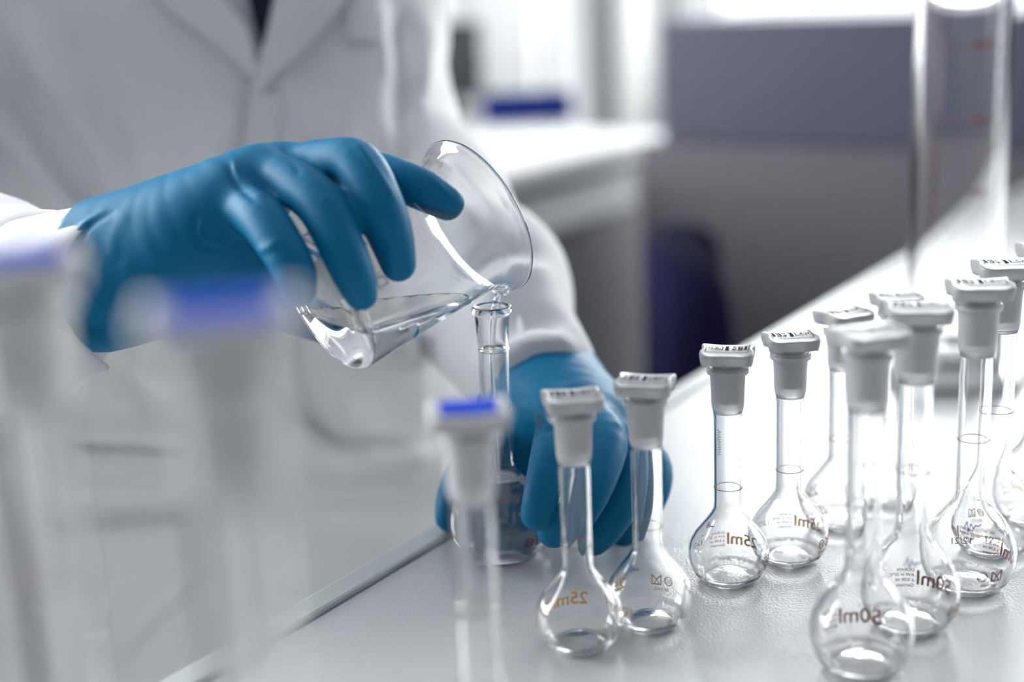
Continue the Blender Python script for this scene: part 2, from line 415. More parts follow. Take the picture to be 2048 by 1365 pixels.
def printing(kind, root, colour, d):
    R = outer_fn(d); mm = .001
    big = {25: '25ml', 50: '50ml', 250: '250ml', 'S': '50ml'}[kind]; s = {25: 1., 50: 1.12, 250: 1.8, 'S': 1.15}[kind]
    tol = {25: '0,04', 50: '0,06', 250: '0,15', 'S': '0,06'}[kind]
    P = [text_mesh(big, 9.0*mm*s, -1*mm, -1.6*mm*s, off=.00016)]
    P.append(text_mesh('Nr. 0042  12', 1.5*mm*s, 1*mm, 5.2*mm*s))
    x1 = 17.6*mm*s
    for k, l in enumerate(('DURAN', 'AW in 20°C', '± %s ml' % tol, 'Germany')):
        P.append(text_mesh(l, 2.1*mm*s, x1, (3.9-2.3*k)*mm*s, off=.00003))
    x2 = 30*mm*s
    P.append(text_mesh('12/21', 4.6*mm*s, x2, 0)); P.append(text_mesh('PE  ISO', 1.7*mm*s, x2, 4.6*mm*s))
    # flask-and-letter mark and round mark on the other side, name under it
    x3 = -17*mm*s
    mk = [(-2.2, 3.4), (-2.2, -1.4), (2.2, -1.4), (2.2, 3.4), (0, 1.2), (-2.2, 3.4)]
    P.append(line_poly([(x3+a*mm*s, b*mm*s) for a, b in mk], .55*mm*s))
    P.append(line_poly([(x3-1.1*mm*s, -1.2*mm*s), (x3, 1.2*mm*s), (x3+1.1*mm*s, -1.2*mm*s)], .45*mm*s))
    cc = [(x3-6.2*mm*s+2*mm*s*math.cos(a), 1*mm*s+2.2*mm*s*math.sin(a)) for a in [2*PI*i/20 for i in range(21)]]
    P.append(line_poly(cc, .5*mm*s))
    for q in (-.8, 0, .8): P.append(line_poly([(x3-7.6*mm*s, (1+q)*mm*s), (x3-4.8*mm*s, (1+q)*mm*s)], .35*mm*s))
    P.append(text_mesh('BRAND', 2.3*mm*s, x3-6.5*mm*s, -4.4*mm*s))
    bm = merge(P); slice_x(bm, .0016)
    z0 = d['tz']*mm; br = d['br']*mm
    def wrap(c):
        z = z0 + c.y*.96; r = R(z) + .00006; a = c.x/(br*.97)
        return Vector((r*math.cos(a), r*math.sin(a), z))
    return bm_obj('printed_marking', bm, colour, root, wrap)
def stopper(kind, root, blue=False):
    d = flask_dims(kind); mm = .001; k = {25: 1, 50: 1.1, 250: 1.25}[kind]
    st = MB(); top = d['top']; n = 72
    def plan(f, grow=1.0, wave=1.0):                      # pinched rounded rectangle
        ring = []
        for i in range(n):
            a = 2*PI*i/n; c, s = math.cos(a), math.sin(a)
            p = 5.0
            r = (abs(c/12.9)**p + abs(s/13.0)**p)**(-1/p)
            pin = 1 - .11*wave*math.exp(-((abs(s)-1)/.14)**2) - .09*wave*math.exp(-((abs(c)-1)/.05)**2) + .02*wave*math.exp(-((abs(c)-.8)/.1)**2)
            r *= pin*grow
            ring.append((r*c, r*s))
        return ring
    def lay(z, g, wv=1.0, dip=0.0, mixc=0.0, rc=9.0):
        out = []
        for (x, y) in plan(1, g, wv):
            if mixc:
                L = math.hypot(x, y); x = x*(1-mixc) + x/L*rc*mixc; y = y*(1-mixc) + y/L*rc*mixc
            zz = z + dip*((x/12.6)**2 - .35) - (1.5*(y/12)**2 if z > 6 else 0) + (.5 if z > 6 else 0)
            out.append((x*k*mm, y*k*mm, (top + zz*k)*mm))
        return out
    r0, r1 = d['rin1']-.12, d['rin0']-.05
    def circ(r, z):
        return [(r*mm*math.cos(2*PI*i/n), r*mm*math.sin(2*PI*i/n), z*mm) for i in range(n)]
    L0 = d['jz']+4.5
    R_ = [circ(.3, L0+1.2), circ(r1*.6, L0+.8), circ(r1-.9, L0), circ(r1-.1, L0+.7)]
    for q in range(1, 6):
        z = L0+1+(top-1.5-L0)*q/6; r = r1+(r0-r1)*q/6
        R_ += [circ(r, z-.35), circ(r-.28, z-.18), circ(r-.28, z), circ(r, z+.15)]
    R_ += [circ(r0, top-.8), circ(r0-.2, top+.6), circ(r0-.1, top+1.4)]
    R_ += [lay(1.6, .70, .5, 0, .55), lay(2.0, .84, .8, -.8, .25), lay(2.9, .93, 1, -1.3), lay(4.6, .965, 1.1, -1.2), lay(6.4, .99, 1.1, -.5), lay(7.8, 1.0, 1, .2), lay(8.35, .985, 1, .5), lay(8.55, .955, 1, .7), lay(8.55, .91, 1, .7), lay(8.45, .89, 1, .65), lay(8.42, .5, 1, .3), lay(8.35, .05, 1, 0)]
    st.rings(R_)
    o = st.build('stopper', M['plug'], root, smooth=True)
    # raised and inked panel on top
    zt = (top + 8.3*k)*mm
    P = []; s = k
    P.append(text_mesh('Germany', 1.9*mm*s, 0, 0, 'CENTER', off=.00016)); 
    def put(bm, x, y):                                    # text runs across the short side
        for v in bm.verts: X, Y = v.co.x, v.co.y; v.co.x = -Y + x*mm*s; v.co.y = X + y*mm*s
        return bm
    P = [put(P[0], -8.2, 0), put(text_mesh('12,5/21', 2.9*mm*s, 0, 0, 'CENTER', .00016), -5.2, 0), put(text_mesh('45 / 25', 2.4*mm*s, 0, 0, 'CENTER', .00014), -2.6, 0), put(text_mesh('BRAND', 2.2*mm*s, 0, 0, 'CENTER', .0002), .8, 0)]
    lg = [(2.2, -2.6), (2.2, 2.6), (7.2, 2.6), (7.2, .8), (8.8, .8), (8.8, -.8), (7.2, -.8), (7.2, -2.6), (2.2, -2.6)]
    P.append(line_poly([(a*mm*s, b*mm*s) for a, b in lg], .5*mm*s))
    P.append(line_poly([(a*mm*s, b*mm*s) for a, b in [(3.2, -1.5), (6.2, -1.5), (4.4, 0), (6.2, 1.5), (3.2, 1.5)]], .5*mm*s))
    bd = [(-10.1, -6.3), (-10.1, 6.3), (-9.4, 7), (9.4, 7), (10.1, 6.3), (10.1, -6.3), (9.4, -7), (-9.4, -7), (-10.1, -6.3)]
    P.append(line_poly([(a*mm*s, b*mm*s) for a, b in bd], .3*mm*s))
    if blue:
        b = bmesh.new(); vs = [b.verts.new(q) for q in ((-.0092*k, -.0085*k, 0), (.0092*k, -.0085*k, 0), (.0092*k, .0085*k, 0), (-.0092*k, .0085*k, 0))]; b.faces.new(vs); P = [b]
    bm = merge(P); slice_x(bm, .0015)
    def fn(c):
        x = c.x/k/mm; y = c.y/k/mm; return Vector((c.x, c.y, zt + .00036*k + k*mm*(.55*((x/12.6)**2 - .35) - 1.5*(y/12)**2 + .5)))
    bm_obj('stopper_print', bm, M['plugblue'] if blue else M['plugprint'], o, fn)
    return o
def scribble(name, d, pts, m, root, zc, wd=.0006):
    R = outer_fn(d)
    bm = line_poly([(a*.001, b*.001) for a, b in pts], wd)
    def wrap(c):
        z = zc + c.y; r = R(z)+.00008; a = c.x/max(R(zc), .006)
        return Vector((r*math.cos(a), r*math.sin(a), z))
    return bm_obj(name, bm, m, root, wrap)
def make_flask(kind, colour, blue=False, with_stopper=True):
    d = flask_dims(kind); root = empty('volumetric_flask')
    glass_body(kind, root)
    if with_stopper: stopper(kind, root, blue)
    printing(kind, root, colour, d)
    rr = (outer_fn(d)(d['ring']*.001) + .00005)
    t = MB(); t.lathe([(rr-.0003, d['ring']*.001-.00014), (rr+.00008, d['ring']*.001-.00014), (rr+.00008, d['ring']*.001+.00014), (rr-.0003, d['ring']*.001+.00014)], 48, loop=True)
    t.build('graduation_ring', M['amber'], root, smooth=True)
    return root
protos = {}
def view_az(p): return math.atan2(p.y-CAM.y, p.x-CAM.x)
G25, G50, G250 = 'stoppered 25 ml flasks in the row', 'stoppered 50 ml flasks at the right', 'large stoppered flasks close to the camera'
# (kind, base pixel, text azimuth relative to straight-away direction, cap rotation (deg, viewed), tilt, label)
FL = [
 (25, (1160, 1290), 8, 8, 'A 25 ml flask with clouded stopper, directly in front of the lower gloved hand', 'A'),
 (25, (1299, 1248), 58, -10, 'flask beside the gloved fingers, its neck over the little finger', 'B'),
 (25, (1457, 1160), -28, 176, 'sharp small flask standing alone over the middle, short neck with pink pen writing', 'C'),
 (25, (1578, 1120), -38, 14, 'small flask right of the sharp one, its bulb just behind that bulb', 'D'),
 (25, (1680, 1049), 60, 38, 'small flask partly hidden behind the blurred foremost right one', 'E'),
 (25, (1782, 1000), 60, 20, 'farthest small flask, only its cap showing over the other caps', 'K'),
 (50, (1722, 1335), -2, 30, 'foremost 50 ml flask at the right, bulb cut by the bottom border', 'F'),
 (50, (1818, 1250), -38, 8, '50 ml flask behind the foremost right one, blue pen mark on its shoulder', 'G'),
 (50, (1935, 1172), -75, 12, '50 ml flask right of the pen marked one, whole bulb visible', 'H'),
 (50, (1984, 1100), 100, 16, '50 ml flask behind the right-hand whole bulb, highest cap in the row', 'I'),
 (50, (2067, 1040), -4, 16, '50 ml flask cut by the right border with its amber print in view', 'L'),
 (50, None, 100, 4, 'blurred flask with a blue-topped stopper left of the clouded one', 'F1'),
 (250, None, 100, 0, 'big out of focus flask with violet-blue stopper top in front of the upper glove', 'P1'),
 (250, None, 100, 0, 'big out of focus flask cut by the left border', 'P2'),
]
LAB = {
 'A': 'small flask with whitish stopper and mirrored 25ml print, foremost of the small sharp ones',
 'B': 'small flask whose neck stands before the gloved fingertips, its bulb overlapping the next left bulb',
 'C': 'small flask with pink pen scrawl on its neck, nearest the chair silhouette',
 'D': 'small flask right beside the pen-scrawled one, bulb touching behind it',
 'E': 'small flask half hidden behind the neck of the foremost right flask',
 'K': 'small flask farthest back, only its cap showing between larger caps',
 'F': 'foremost tall flask at the right, blurred grey cap and bulb at the bottom border',
 'G': 'tall flask with blue pen squiggle on its shoulder, just behind the foremost right one',
 'H': 'tall flask with complete bulb, third of the tall right-hand row from the front',
 'I': 'tall flask seen through the complete bulb before it, cap just behind its cap',
 'L': 'tall flask cut by the right border, large amber 50ml print',
 'F1': 'blurred tall flask with bright blue patch on its stopper, before the hand-held flask',
 'P1': 'large very blurred flask with violet-blue stopper top, in front of the upper glove',
 'P2': 'large very blurred flask at the left border, in front of the sleeve',
}
LOC = {'F1': onz(935, 812, TZ+.1515), 'P1': onz(440, 600, TZ+.236), 'P2': onz(28, 500, TZ+.236)}
for kind, px, taz, crot, _, key in FL:
    p = onz(px[0], px[1], TZ) if px else LOC[key].copy()
    blue = key in ('F1', 'P1', 'P2')
    pk = (kind, blue, kind == 25 or key == 'L')
    if pk not in protos:
        protos[pk] = make_flask(kind, M['amber'] if pk[2] else M['redbrown'], blue); r = protos[pk]
    else:
        r = copy_tree(protos[pk])
    va = math.degrees(view_az(p))
    r.location = (p.x, p.y, TZ + .0004)
    # local text "big number" centre sits at azimuth ~19 deg; turned to the far side of the bulb
    rz = math.radians(va + taz - 19); r.rotation_euler = (0, 0, rz)
    for c in r.children:
        if c.name.startswith('stopper'): c.rotation_euler = (0, 0, math.radians(va - 90 + crot) - rz)
    g = {25: G25, 50: G50, 250: G250}[kind]
    tag(r, LAB[key], 'flask', g)
    if key == 'C':
        d = flask_dims(25)
        pts = [(i*.22, .9*math.sin(i*1.1)+.3*math.sin(i*2.7)) for i in range(60)]
        sb = scribble('pen_scrawl', d, [(-b, 13-a) for a, b in pts], M['pink'], r, .067, .00025)
        sb.rotation_euler = (0, 0, math.radians(va-180-38)-rz)
    if key in ('C', 'G', 'H', 'B'):
        d = flask_dims(kind)
        pts = [(-5, -1), (-3.5, 2.5), (-2.4, -2.2), (-1, 1.5), (.3, -1), (1.6, .8), (3.2, .2), (5, 1.2)]
        s_ = .5 if key in 'CB' else .8
        sb = scribble('pen_mark', d, [(a*s_, b*s_) for a, b in pts], M['pen'], r, (.031 if kind == 25 else .036), .0004)
        sb.rotation_euler = (0, 0, math.radians(va-180+{'C': -50, 'G': 5, 'H': 5, 'B': -35}[key])-rz)

# flask being filled (open), water inside and the stream
sp = onz(1006, 1108, TZ)
sf = make_flask('S', M['redbrown'], with_stopper=False); sf.location = (sp.x, sp.y, TZ+.0004)
tag(sf, 'open volumetric flask held by the lower gloved hand while being filled', 'flask')
sf.rotation_euler = (0, 0, view_az(sp) - PI + math.radians(15+48+28))
SM = Vector((sp.x, sp.y, TZ+.1348))                      # its mouth
def water_in_flask(kind, level, root):
    d = flask_dims(kind); mm = .001
    op = [(p[0], p[1]) for p in smooth_curve(d['out'][1:], 5)]
    inn = []
    for i, (r, z) in enumerate(op):
        r0, z0 = op[max(i-1, 0)]; r1, z1 = op[min(i+1, len(op)-1)]
        tx, tz = r1-r0, z1-z0; L = math.hypot(tx, tz) or 1; w_ = d['wall']*(1.5 if z < 4 else 1)-.12
        inn.append((max(r - tz/L*w_, .3), z + tx/L*w_))
    inn = [p for p in inn if d['wall']*1.4 < p[1] < level]
    rb = inn[0][0]
    prof = [(.05, d['punt']+1.7), (rb*.5, d['punt']+1.2), (rb*.86, d['punt']*.5+.9)] + inn + [(inn[-1][0], level), (inn[-1][0]-.5, level-.35), (.05, level-.4)]
    mb = MB(); mb.lathe([(r*mm, z*mm) for r, z in prof], 64)
    return mb
# ------------------------------------------------------------------ smooth solids: signed distance fields meshed with surface nets
def surface_nets(F, org, h):
    S = F < 0; nx, ny, nz = F.shape
    cx_ = np.zeros((nx-1, ny-1, nz-1, 3)); cn = np.zeros((nx-1, ny-1, nz-1))
    sl = {0: slice(0, -1), 1: slice(1, None)}
    for ax in range(3):
        o1, o2 = [a for a in range(3) if a != ax]
        for i in (0, 1):
            for j in (0, 1):
                k0 = [None]*3; k1 = [None]*3
                k0[ax] = sl[0]; k1[ax] = sl[1]; k0[o1] = k1[o1] = sl[i]; k0[o2] = k1[o2] = sl[j]
                a = F[tuple(k0)]; b = F[tuple(k1)]; m = (a < 0) != (b < 0)
                t = np.where(m, a/np.where(m, a-b, 1), 0)
                cx_[..., ax] += np.where(m, t, 0); cx_[..., o1] += np.where(m, i, 0); cx_[..., o2] += np.where(m, j, 0); cn += m
    act = cn > 0; idx = -np.ones(cn.shape, int); idx[act] = np.arange(act.sum())
    I = np.argwhere(act); V = (I + cx_[act]/cn[act][:, None])*h + org
    faces = []
    for ax in range(3):
        o1, o2 = (ax+1) % 3, (ax+2) % 3
        lo = [slice(None)]*3; hi = [slice(None)]*3; lo[ax] = slice(0, -1); hi[ax] = slice(1, None)
        a = S[tuple(lo)]; b = S[tuple(hi)]; E = np.argwhere(a != b)
        ok = (E[:, o1] > 0) & (E[:, o2] > 0) & (E[:, o1] < F.shape[o1]-1) & (E[:, o2] < F.shape[o2]-1); E = E[ok]
        def g(d1, d2):
            K = E.copy(); K[:, o1] -= d1; K[:, o2] -= d2; return idx[K[:, 0], K[:, 1], K[:, 2]]
        q = np.stack([g(0, 0), g(1, 0), g(1, 1), g(0, 1)], 1); fl = a[tuple(E.T)]
        q[~fl] = q[~fl][:, ::-1]; faces.append(q)
    return V, np.concatenate(faces)
def cap(P, a, b, ra, rb):
    a = np.array(a); b = np.array(b); d = b-a; L = (d@d) or 1e-9
    t = np.clip(((P-a)@d)/L, 0, 1)
    return np.linalg.norm(P-a-t[..., None]*d, axis=-1) - (ra+(rb-ra)*t)
def smin(a, b, k):
    h = np.clip(.5+.5*(b-a)/k, 0, 1); return b*(1-h)+a*h - k*h*(1-h)
def chain_sdf(P, pts, k):
    f = None
    if k == 0:
        q = smooth_curve([tuple(p)+(r,) for p, r in pts], 4)
        for a, b in zip(q[:-1], q[1:]):
            c = cap(P, a[:3], b[:3], a[3], b[3]); f = c if f is None else np.minimum(f, c)
        return f
    for (p, r), (q, s) in zip(pts[:-1], pts[1:]):
        c = cap(P, p, q, r, s); f = c if f is None else smin(f, c, k)
    return f
def sdf_mesh(fn, lo, hi, h, chunk=None):
    lo = np.array(lo); n = np.ceil((np.array(hi)-lo)/h).astype(int)+1
    gy, gz = np.meshgrid(np.arange(n[1])*h+lo[1], np.arange(n[2])*h+lo[2], indexing='ij')
    F = np.empty(n, np.float32)
    for i in range(0, n[0], 16):
        m = min(16, n[0]-i); xs = (np.arange(i, i+m)*h+lo[0])
        P = np.empty((m, n[1], n[2], 3)); P[..., 0] = xs[:, None, None]; P[..., 1] = gy; P[..., 2] = gz
        F[i:i+m] = fn(P)
    return surface_nets(F.astype(float), lo, h)
def from_sdf(name, fn, lo, hi, h, m, parent=None, relax=2):
    V, Fc = sdf_mesh(fn, lo, hi, h)
    o = mesh_obj(name, V, Fc, m, parent)
    if relax:
        bm = bmesh.new(); bm.from_mesh(o.data)
        for _ in range(relax): bmesh.ops.smooth_vert(bm, verts=bm.verts, factor=.5, use_axis_x=True, use_axis_y=True, use_axis_z=True)
        bm.to_mesh(o.data); bm.free()
        o.data.polygons.foreach_set('use_smooth', [True]*len(o.data.polygons))
    return o
def A(px, py, D): return np.array(atd(px, py, D))

# ------------------------------------------------------------------ beaker in the upper hand
AX = (RT*(.89*.835) + UP*(.89*.55) + FW*.454).normalized()          # from base to mouth
LOW = (Vector((0, 0, -1)) - AX*(-AX.z)).normalized()                 # across the mouth, towards the lip
MD = (SM-CAM).dot(FW) + .004 - .041*LOW.dot(FW)
MC = atd(949, 436, MD)                                               # centre of the mouth
BC = MC - AX*.094
bk = empty('beaker'); SIDE = LOW.cross(AX).normalized()
def BL(x, y, z): return BC + LOW*x + SIDE*y + AX*z                   # local: x towards the lip
BMAT = Matrix(((LOW.x, SIDE.x, AX.x, BC.x), (LOW.y, SIDE.y, AX.y, BC.y), (LOW.z, SIDE.z, AX.z, BC.z), (0, 0, 0, 1)))
bk.matrix_world = BMAT
tag(bk, 'tilted clear glass beaker held by the upper gloved hand, pouring water', 'beaker')
mm = .001
bo = smooth_curve([(30, .0), (32.5, .6), (34.6, 3), (35, 6.5), (35, 20), (35, 50), (35, 76), (35.1, 81), (35.8, 85.5), (37.8, 89.5), (40.2, 92.2), (41.6, 93.8)], 4)
bi = [(29.5, 2.6), (31.6, 3.2), (33.2, 4.8), (33.6, 8), (33.6, 50), (33.6, 76), (33.8, 82), (34.7, 86.5), (36.7, 90.6), (39.3, 93.6), (40.4, 94.9)]
bi = [tuple(p) for p in smooth_curve(bi, 4)]
prof = [(.05, .5), (18, .5), (27, .15)] + [tuple(p) for p in bo] + [(42.0, 94.5), (41.9, 95.3), (41.2, 95.5)] + bi[::-1] + [(18, 2.3), (.05, 2.3)]
def spout(co, amt=3.0):
    x, y, z = co; a = math.atan2(y, x); r = math.hypot(x, y)
    k = math.exp(-(a/.20)**2)*max(0, (z-.080)/.015)
    return Vector((x+k*amt*mm, y*(1-.25*k), z-.0008*k))
mb = MB(); mb.lathe([(r*mm, z*mm) for r, z in prof], 128); mb.v = [spout(v) for v in mb.v]
mb.build('glass_body', M['glass'], bk, smooth=True)
# enamel marks, facing the camera
LOC_CAM = BMAT.inverted() @ CAM
caz = math.atan2(LOC_CAM.y, LOC_CAM.x)
def on_beaker(bm, az, z0, rot=0):
    for v in bm.verts:
        x, y = v.co.x, v.co.y; c, s = math.cos(rot), math.sin(rot); x, y = x*c-y*s, x*s+y*c
        a = az + x/.035; v.co = Vector((.03507*math.cos(a), .03507*math.sin(a), z0+y))
    return bm
def bk_uv(px, py):
    o_ = LOC_CAM; d_ = (BMAT.to_3x3().inverted() @ ray(px, py)).normalized(); r_ = .03507
    a_ = d_.x**2+d_.y**2; b_ = 2*(o_.x*d_.x+o_.y*d_.y); c_ = o_.x**2+o_.y**2-r_*r_; q = b_*b_-4*a_*c_
    t = (-b_-math.sqrt(max(q, 0)))/(2*a_); h = o_+d_*t; return math.atan2(h.y, h.x), h.z
P = []
pb_ = bmesh.new(); pb_.faces.new([pb_.verts.new(q) for q in ((-.011, -.0045, 0), (.011, -.0045, 0), (.011, .0045, 0), (-.011, .0045, 0))]); slice_x(pb_, .002)
P.append(on_beaker(pb_, *bk_uv(662, 556)))
b = merge([text_mesh('Duran', .0085, 0, 0, 'CENTER', .0001)]); slice_x(b, .0016); P.append(on_beaker(b, *bk_uv(735, 540), 0))
b = merge([text_mesh('250 ml', .006, 0, 0, 'CENTER', .00006), text_mesh('± 5%', .004, .0, -.007, 'CENTER')]); slice_x(b, .0016); P.append(on_beaker(b, *bk_uv(680, 450), 0))
for k in range(5):
    b = line_poly([(-.004, 0), (.004, 0)], .0005); slice_x(b, .001); P.append(on_beaker(b, bk_uv(640, 500)[0]-.2, .022+.011*k))
bm_obj('printed_marking', merge(P), M['white_ink'], bk)
b = merge([line_poly([(-.007, -.005), (.007, -.005), (.007, .005), (-.007, .005), (-.007, -.005)], .0006), text_mesh('250', .005, 0, -.0018, 'CENTER')])
for v in b.verts: v.co = Vector((v.co.y, v.co.x, .0001))
bm_obj('base_mark', b, M['button'], bk)
# water in the beaker: a solid cut level with the lip
lipz = BL(.0419, 0, .0935).z
wm = MB(); wprof = [(.05, 2.2), (18, 2.2)] + [(r+.12, z) for r, z in bi if z < 93.4]
wm.lathe([(r*mm, z*mm) for r, z in wprof], 96); wm.v = [spout(v, 3.0) for v in wm.v]
bm = bmesh.new(); me = bpy.data.meshes.new('w'); me.from_pydata([tuple(v) for v in wm.v], [], wm.f); bm.from_mesh(me)
bmesh.ops.transform(bm, matrix=BMAT, verts=bm.verts)
bmesh.ops.bisect_plane(bm, geom=list(bm.verts)+list(bm.edges)+list(bm.faces), plane_co=(0, 0, lipz+.0012), plane_no=(0, 0, 1), clear_outer=True)
bmesh.ops.holes_fill(bm, edges=[e for e in bm.edges if e.is_boundary], sides=0)
bmesh.ops.recalc_face_normals(bm, faces=bm.faces)
me2 = bpy.data.meshes.new('water'); bm.to_mesh(me2); me2.materials.append(M['water'])
for p in me2.polygons: p.use_smooth = len(p.vertices) < 6
wo = bpy.data.objects.new('water', me2); COL.objects.link(wo)
tag(wo, 'clear water lying in the tilted beaker', 'water')
# water in the flask + stream
wl = .0
wf = water_in_flask('S', 43, sf).build('water', M['water'], None, smooth=True); wf.location = sf.location
tag(wf, 'clear water collected in the bulb of the hand-held flask', 'water')
lp = BL(.0425, 0, .0945)
st = MB(); ps = []
tgt = Vector((sp.x-.0012, sp.y, 0))
for i in range(22):
    t_ = i/21; z = lp.z + .0005 - (lp.z-(TZ+.0405))*t_
    s_ = 1-math.exp(-t_*9)
    ps.append(Vector((lp.x+(tgt.x-lp.x)*s_, lp.y+(tgt.y-lp.y)*s_, z)))
st.tube(ps, [.0024-.0012*min(1, i/8) for i in range(22)], 14)
tag(st.build('water_stream', M['water'], None, smooth=True), 'thin stream of water falling from the beaker lip into the flask neck', 'water')

# ------------------------------------------------------------------ measuring cylinder at the back of the row
cp = onz(1902, 752, TZ)
cyl = empty('measuring_cylinder', (cp.x, cp.y, TZ), 0); tag(cyl, 'tall clear measuring cylinder with fine graduations behind the stoppered flasks', 'cylinder')
mb = MB()
mb.lathe([(r*mm, z*mm) for r, z in [(.05, 16), (26, 16), (31, 18), (33, 22), (33, 440), (34.5, 446), (36, 449), (35.2, 450.5), (32, 446), (30.6, 440), (30.6, 26), (28, 21.5), (.05, 20.5)]], 72)
mb.build('glass_body', M['glass'], cyl, smooth=True)
mb = MB()
def hexr(r, z): return [(r*mm*math.cos(PI/3*k), r*mm*math.sin(PI/3*k), z*mm) for k in range(6)]
mb.rings([hexr(58, 0), hexr(60, 1.5), hexr(60, 7), hexr(54, 10), hexr(38, 13), hexr(34, 21), hexr(31.5, 21), hexr(31.2, 15.6)])
mb.build('foot', M['foot'], cyl, bevel=.0008)
cva = view_az(cp) + PI
P = []
for k in range(1, 80):
    z = .04+.005*k; ln = .016 if k % 10 == 0 else (.011 if k % 5 == 0 else .007)
    P.append(line_poly([(-.030, z), (-.030+ln*2.2, z)], .0004))
for k in range(1, 9):
    P.append(text_mesh(str(k*100), .0085, .004, .04+.05*k-.003))
b = merge(P); slice_x(b, .003)
bm_obj('graduation_scale', b, M['redbrown'], cyl, lambda c: Vector((.03308*math.cos(cva+.1+c.x/.033), .03308*math.sin(cva+.1+c.x/.033), c.y)))

# ------------------------------------------------------------------ the person
person = empty('person', (-.285, 1.19, 0))
tag(person, 'person in a white lab coat and blue gloves pouring from a beaker into a flask', 'person')
LAT = Vector((.94, .34, 0)).normalized(); FACE = Vector((.34, -.94, 0)).normalized()
def BP(l, f, z): return np.array(Vector((-.285, 1.19, 0)) + LAT*l + FACE*f + Vector((0, 0, z)))
def PP(o): 
    o.parent = person; o.matrix_parent_inverse = Matrix.Translation(-person.location); return o
# arm joints (image right arm = the person's left)
L_SH, L_EL, L_WR = BP(.15, .0, 1.36), A(835, 420, 1.04), A(1085, 790, .815)
R_SH, R_EL, R_WR = BP(-.19, .0, 1.36), np.array((-.43, .93, 1.045)), A(120, 548, .705)
def arms(P, rs, k):
    f = smin(cap(P, L_SH, L_EL, rs[0], rs[1]), cap(P, L_EL, L_WR, rs[1], rs[2]), k)
    g = smin(cap(P, R_SH, R_EL, rs[0], rs[1]), cap(P, R_EL, R_WR, rs[1], rs[3]), k)
    return np.minimum(f, g)
def body_fn(P):
    f = arms(P, (.040, .030, .022, .024), .03)
    for l in (-.06, 0, .06):
        c = chain_sdf(P, [(BP(l, 0, .86), .105), (BP(l, .0, 1.05), .095), (BP(l*1.15, .0, 1.28), .10)], .03); f = smin(f, c, .05)
    f = smin(f, cap(P, BP(-.14, 0, 1.365), BP(.14, 0, 1.365), .045, .045), .06)
    f = smin(f, cap(P, BP(0, 0, 1.36), BP(0, .02, 1.50), .058, .052), .04)
    h = chain_sdf(P, [(BP(0, .03, 1.575), .066), (BP(0, .02, 1.63), .082), (BP(0, .005, 1.67), .078)], .03)
    h = smin(h, cap(P, BP(0, .085, 1.545), BP(0, .075, 1.56), .026, .035), .03)
    h = smin(h, cap(P, BP(0, .105, 1.64), BP(0, .125, 1.60), .006, .012), .008)
    for s in (-1, 1):
        h = smin(h, cap(P, BP(s*.083, .01, 1.605), BP(s*.088, .0, 1.645), .008, .012), .006)
        h = np.maximum(h, -cap(P, BP(s*.030, .108, 1.635), BP(s*.030, .112, 1.635), .009, .009)+.000)
        h = smin(h, cap(P, BP(s*.030, .092, 1.635), BP(s*.030, .093, 1.635), .0115, .0115), .002)
    h = np.maximum(h, -cap(P, BP(-.020, .118, 1.568), BP(.020, .118, 1.568), .003, .003))
    f = smin(f, h, .02)
    f = np.where(P[..., 2] < 1.345, np.maximum(f, coat_fn(P)+.022), f)
    return np.minimum(f, cap(P, A(60, 575, .725), A(200, 545, .70), .020, .024))
hair = from_sdf('hair', lambda P: np.maximum(np.minimum(cap(P, BP(0, -.005, 1.64), BP(0, -.005, 1.675), .094, .092), cap(P, BP(0, -.04, 1.56), BP(0, -.03, 1.64), .06, .085)), -cap(P, BP(0, .10, 1.56), BP(0, .10, 1.615), .085, .075)), (-.43, 1.0, 1.45), (-.13, 1.36, 1.80), .006, M['hair'], None, 2)
PP(hair)
def leg_fn(s):
    return lambda P: chain_sdf(P, [(BP(s*.085, 0, .80), .095), (BP(s*.095, .02, .47), .068), (BP(s*.10, .0, .10), .050)], .02)
tro = from_sdf('trousers', lambda P: np.maximum(smin(leg_fn(-1)(P), leg_fn(1)(P), .02), .055-P[..., 2]), (-.45, .98, .03), (.05, 1.42, .92), .011, M['trouser'], None, 2); PP(tro)
for s in (-1, 1):
    so = from_sdf('shoe', lambda P: np.maximum(smin(cap(P, BP(s*.10, -.02, .06), BP(s*.105, .05, .05), .05, .045), cap(P, BP(s*.105, .05, .04), BP(s*.11, .17, .03), .045, .035), .03), .004-P[..., 2]), (-.5, .9, -.02), (.1, 1.4, .14), .008, M['black'], None, 2); PP(so)
# the coat
def coat_fn(P):
    f = None
    for l in (-.085, 0, .085):
        c = chain_sdf(P, [(BP(l*1.5, .0, .50), .16), (BP(l*1.35, .0, .80), .145), (BP(l*1.1, .0, 1.0), .130), (BP(l*1.2, .0, 1.27), .115)], .05)
        f = c if f is None else smin(f, c, .06)
    f = smin(f, cap(P, BP(-.17, 0, 1.36), BP(.17, 0, 1.36), .072, .072), .06)
    # sleeves
    le = chain_sdf(P, [(L_SH, .080), (A(745, 60, 1.16), .058), (A(755, 220, 1.12), .053), (L_EL, .058), (A(968, 585, .94), .053), (A(1070, 755, .845), .040)], .03)
    re = chain_sdf(P, [(R_SH, .080), (R_EL, .066), (A(-60, 590, .765), .047), (A(60, 575, .725), .041)], .03)
    f = smin(f, le, .022); f = smin(f, re, .03)
    f = np.maximum(f, .50-P[..., 2])
    n = .0035*np.sin(P[..., 2]*26+np.sin(P[..., 0]*19+1)*1.5)*np.sin(P[..., 0]*33+P[..., 1]*21) + .002*np.sin(P[..., 0]*70+P[..., 2]*41+2)*np.sin(P[..., 2]*55-P[..., 1]*33)
    f = f + n
    # neck opening
    return np.maximum(f, -cap(P, BP(0, .05, 1.50), BP(0, .03, 1.36), .09, .07))
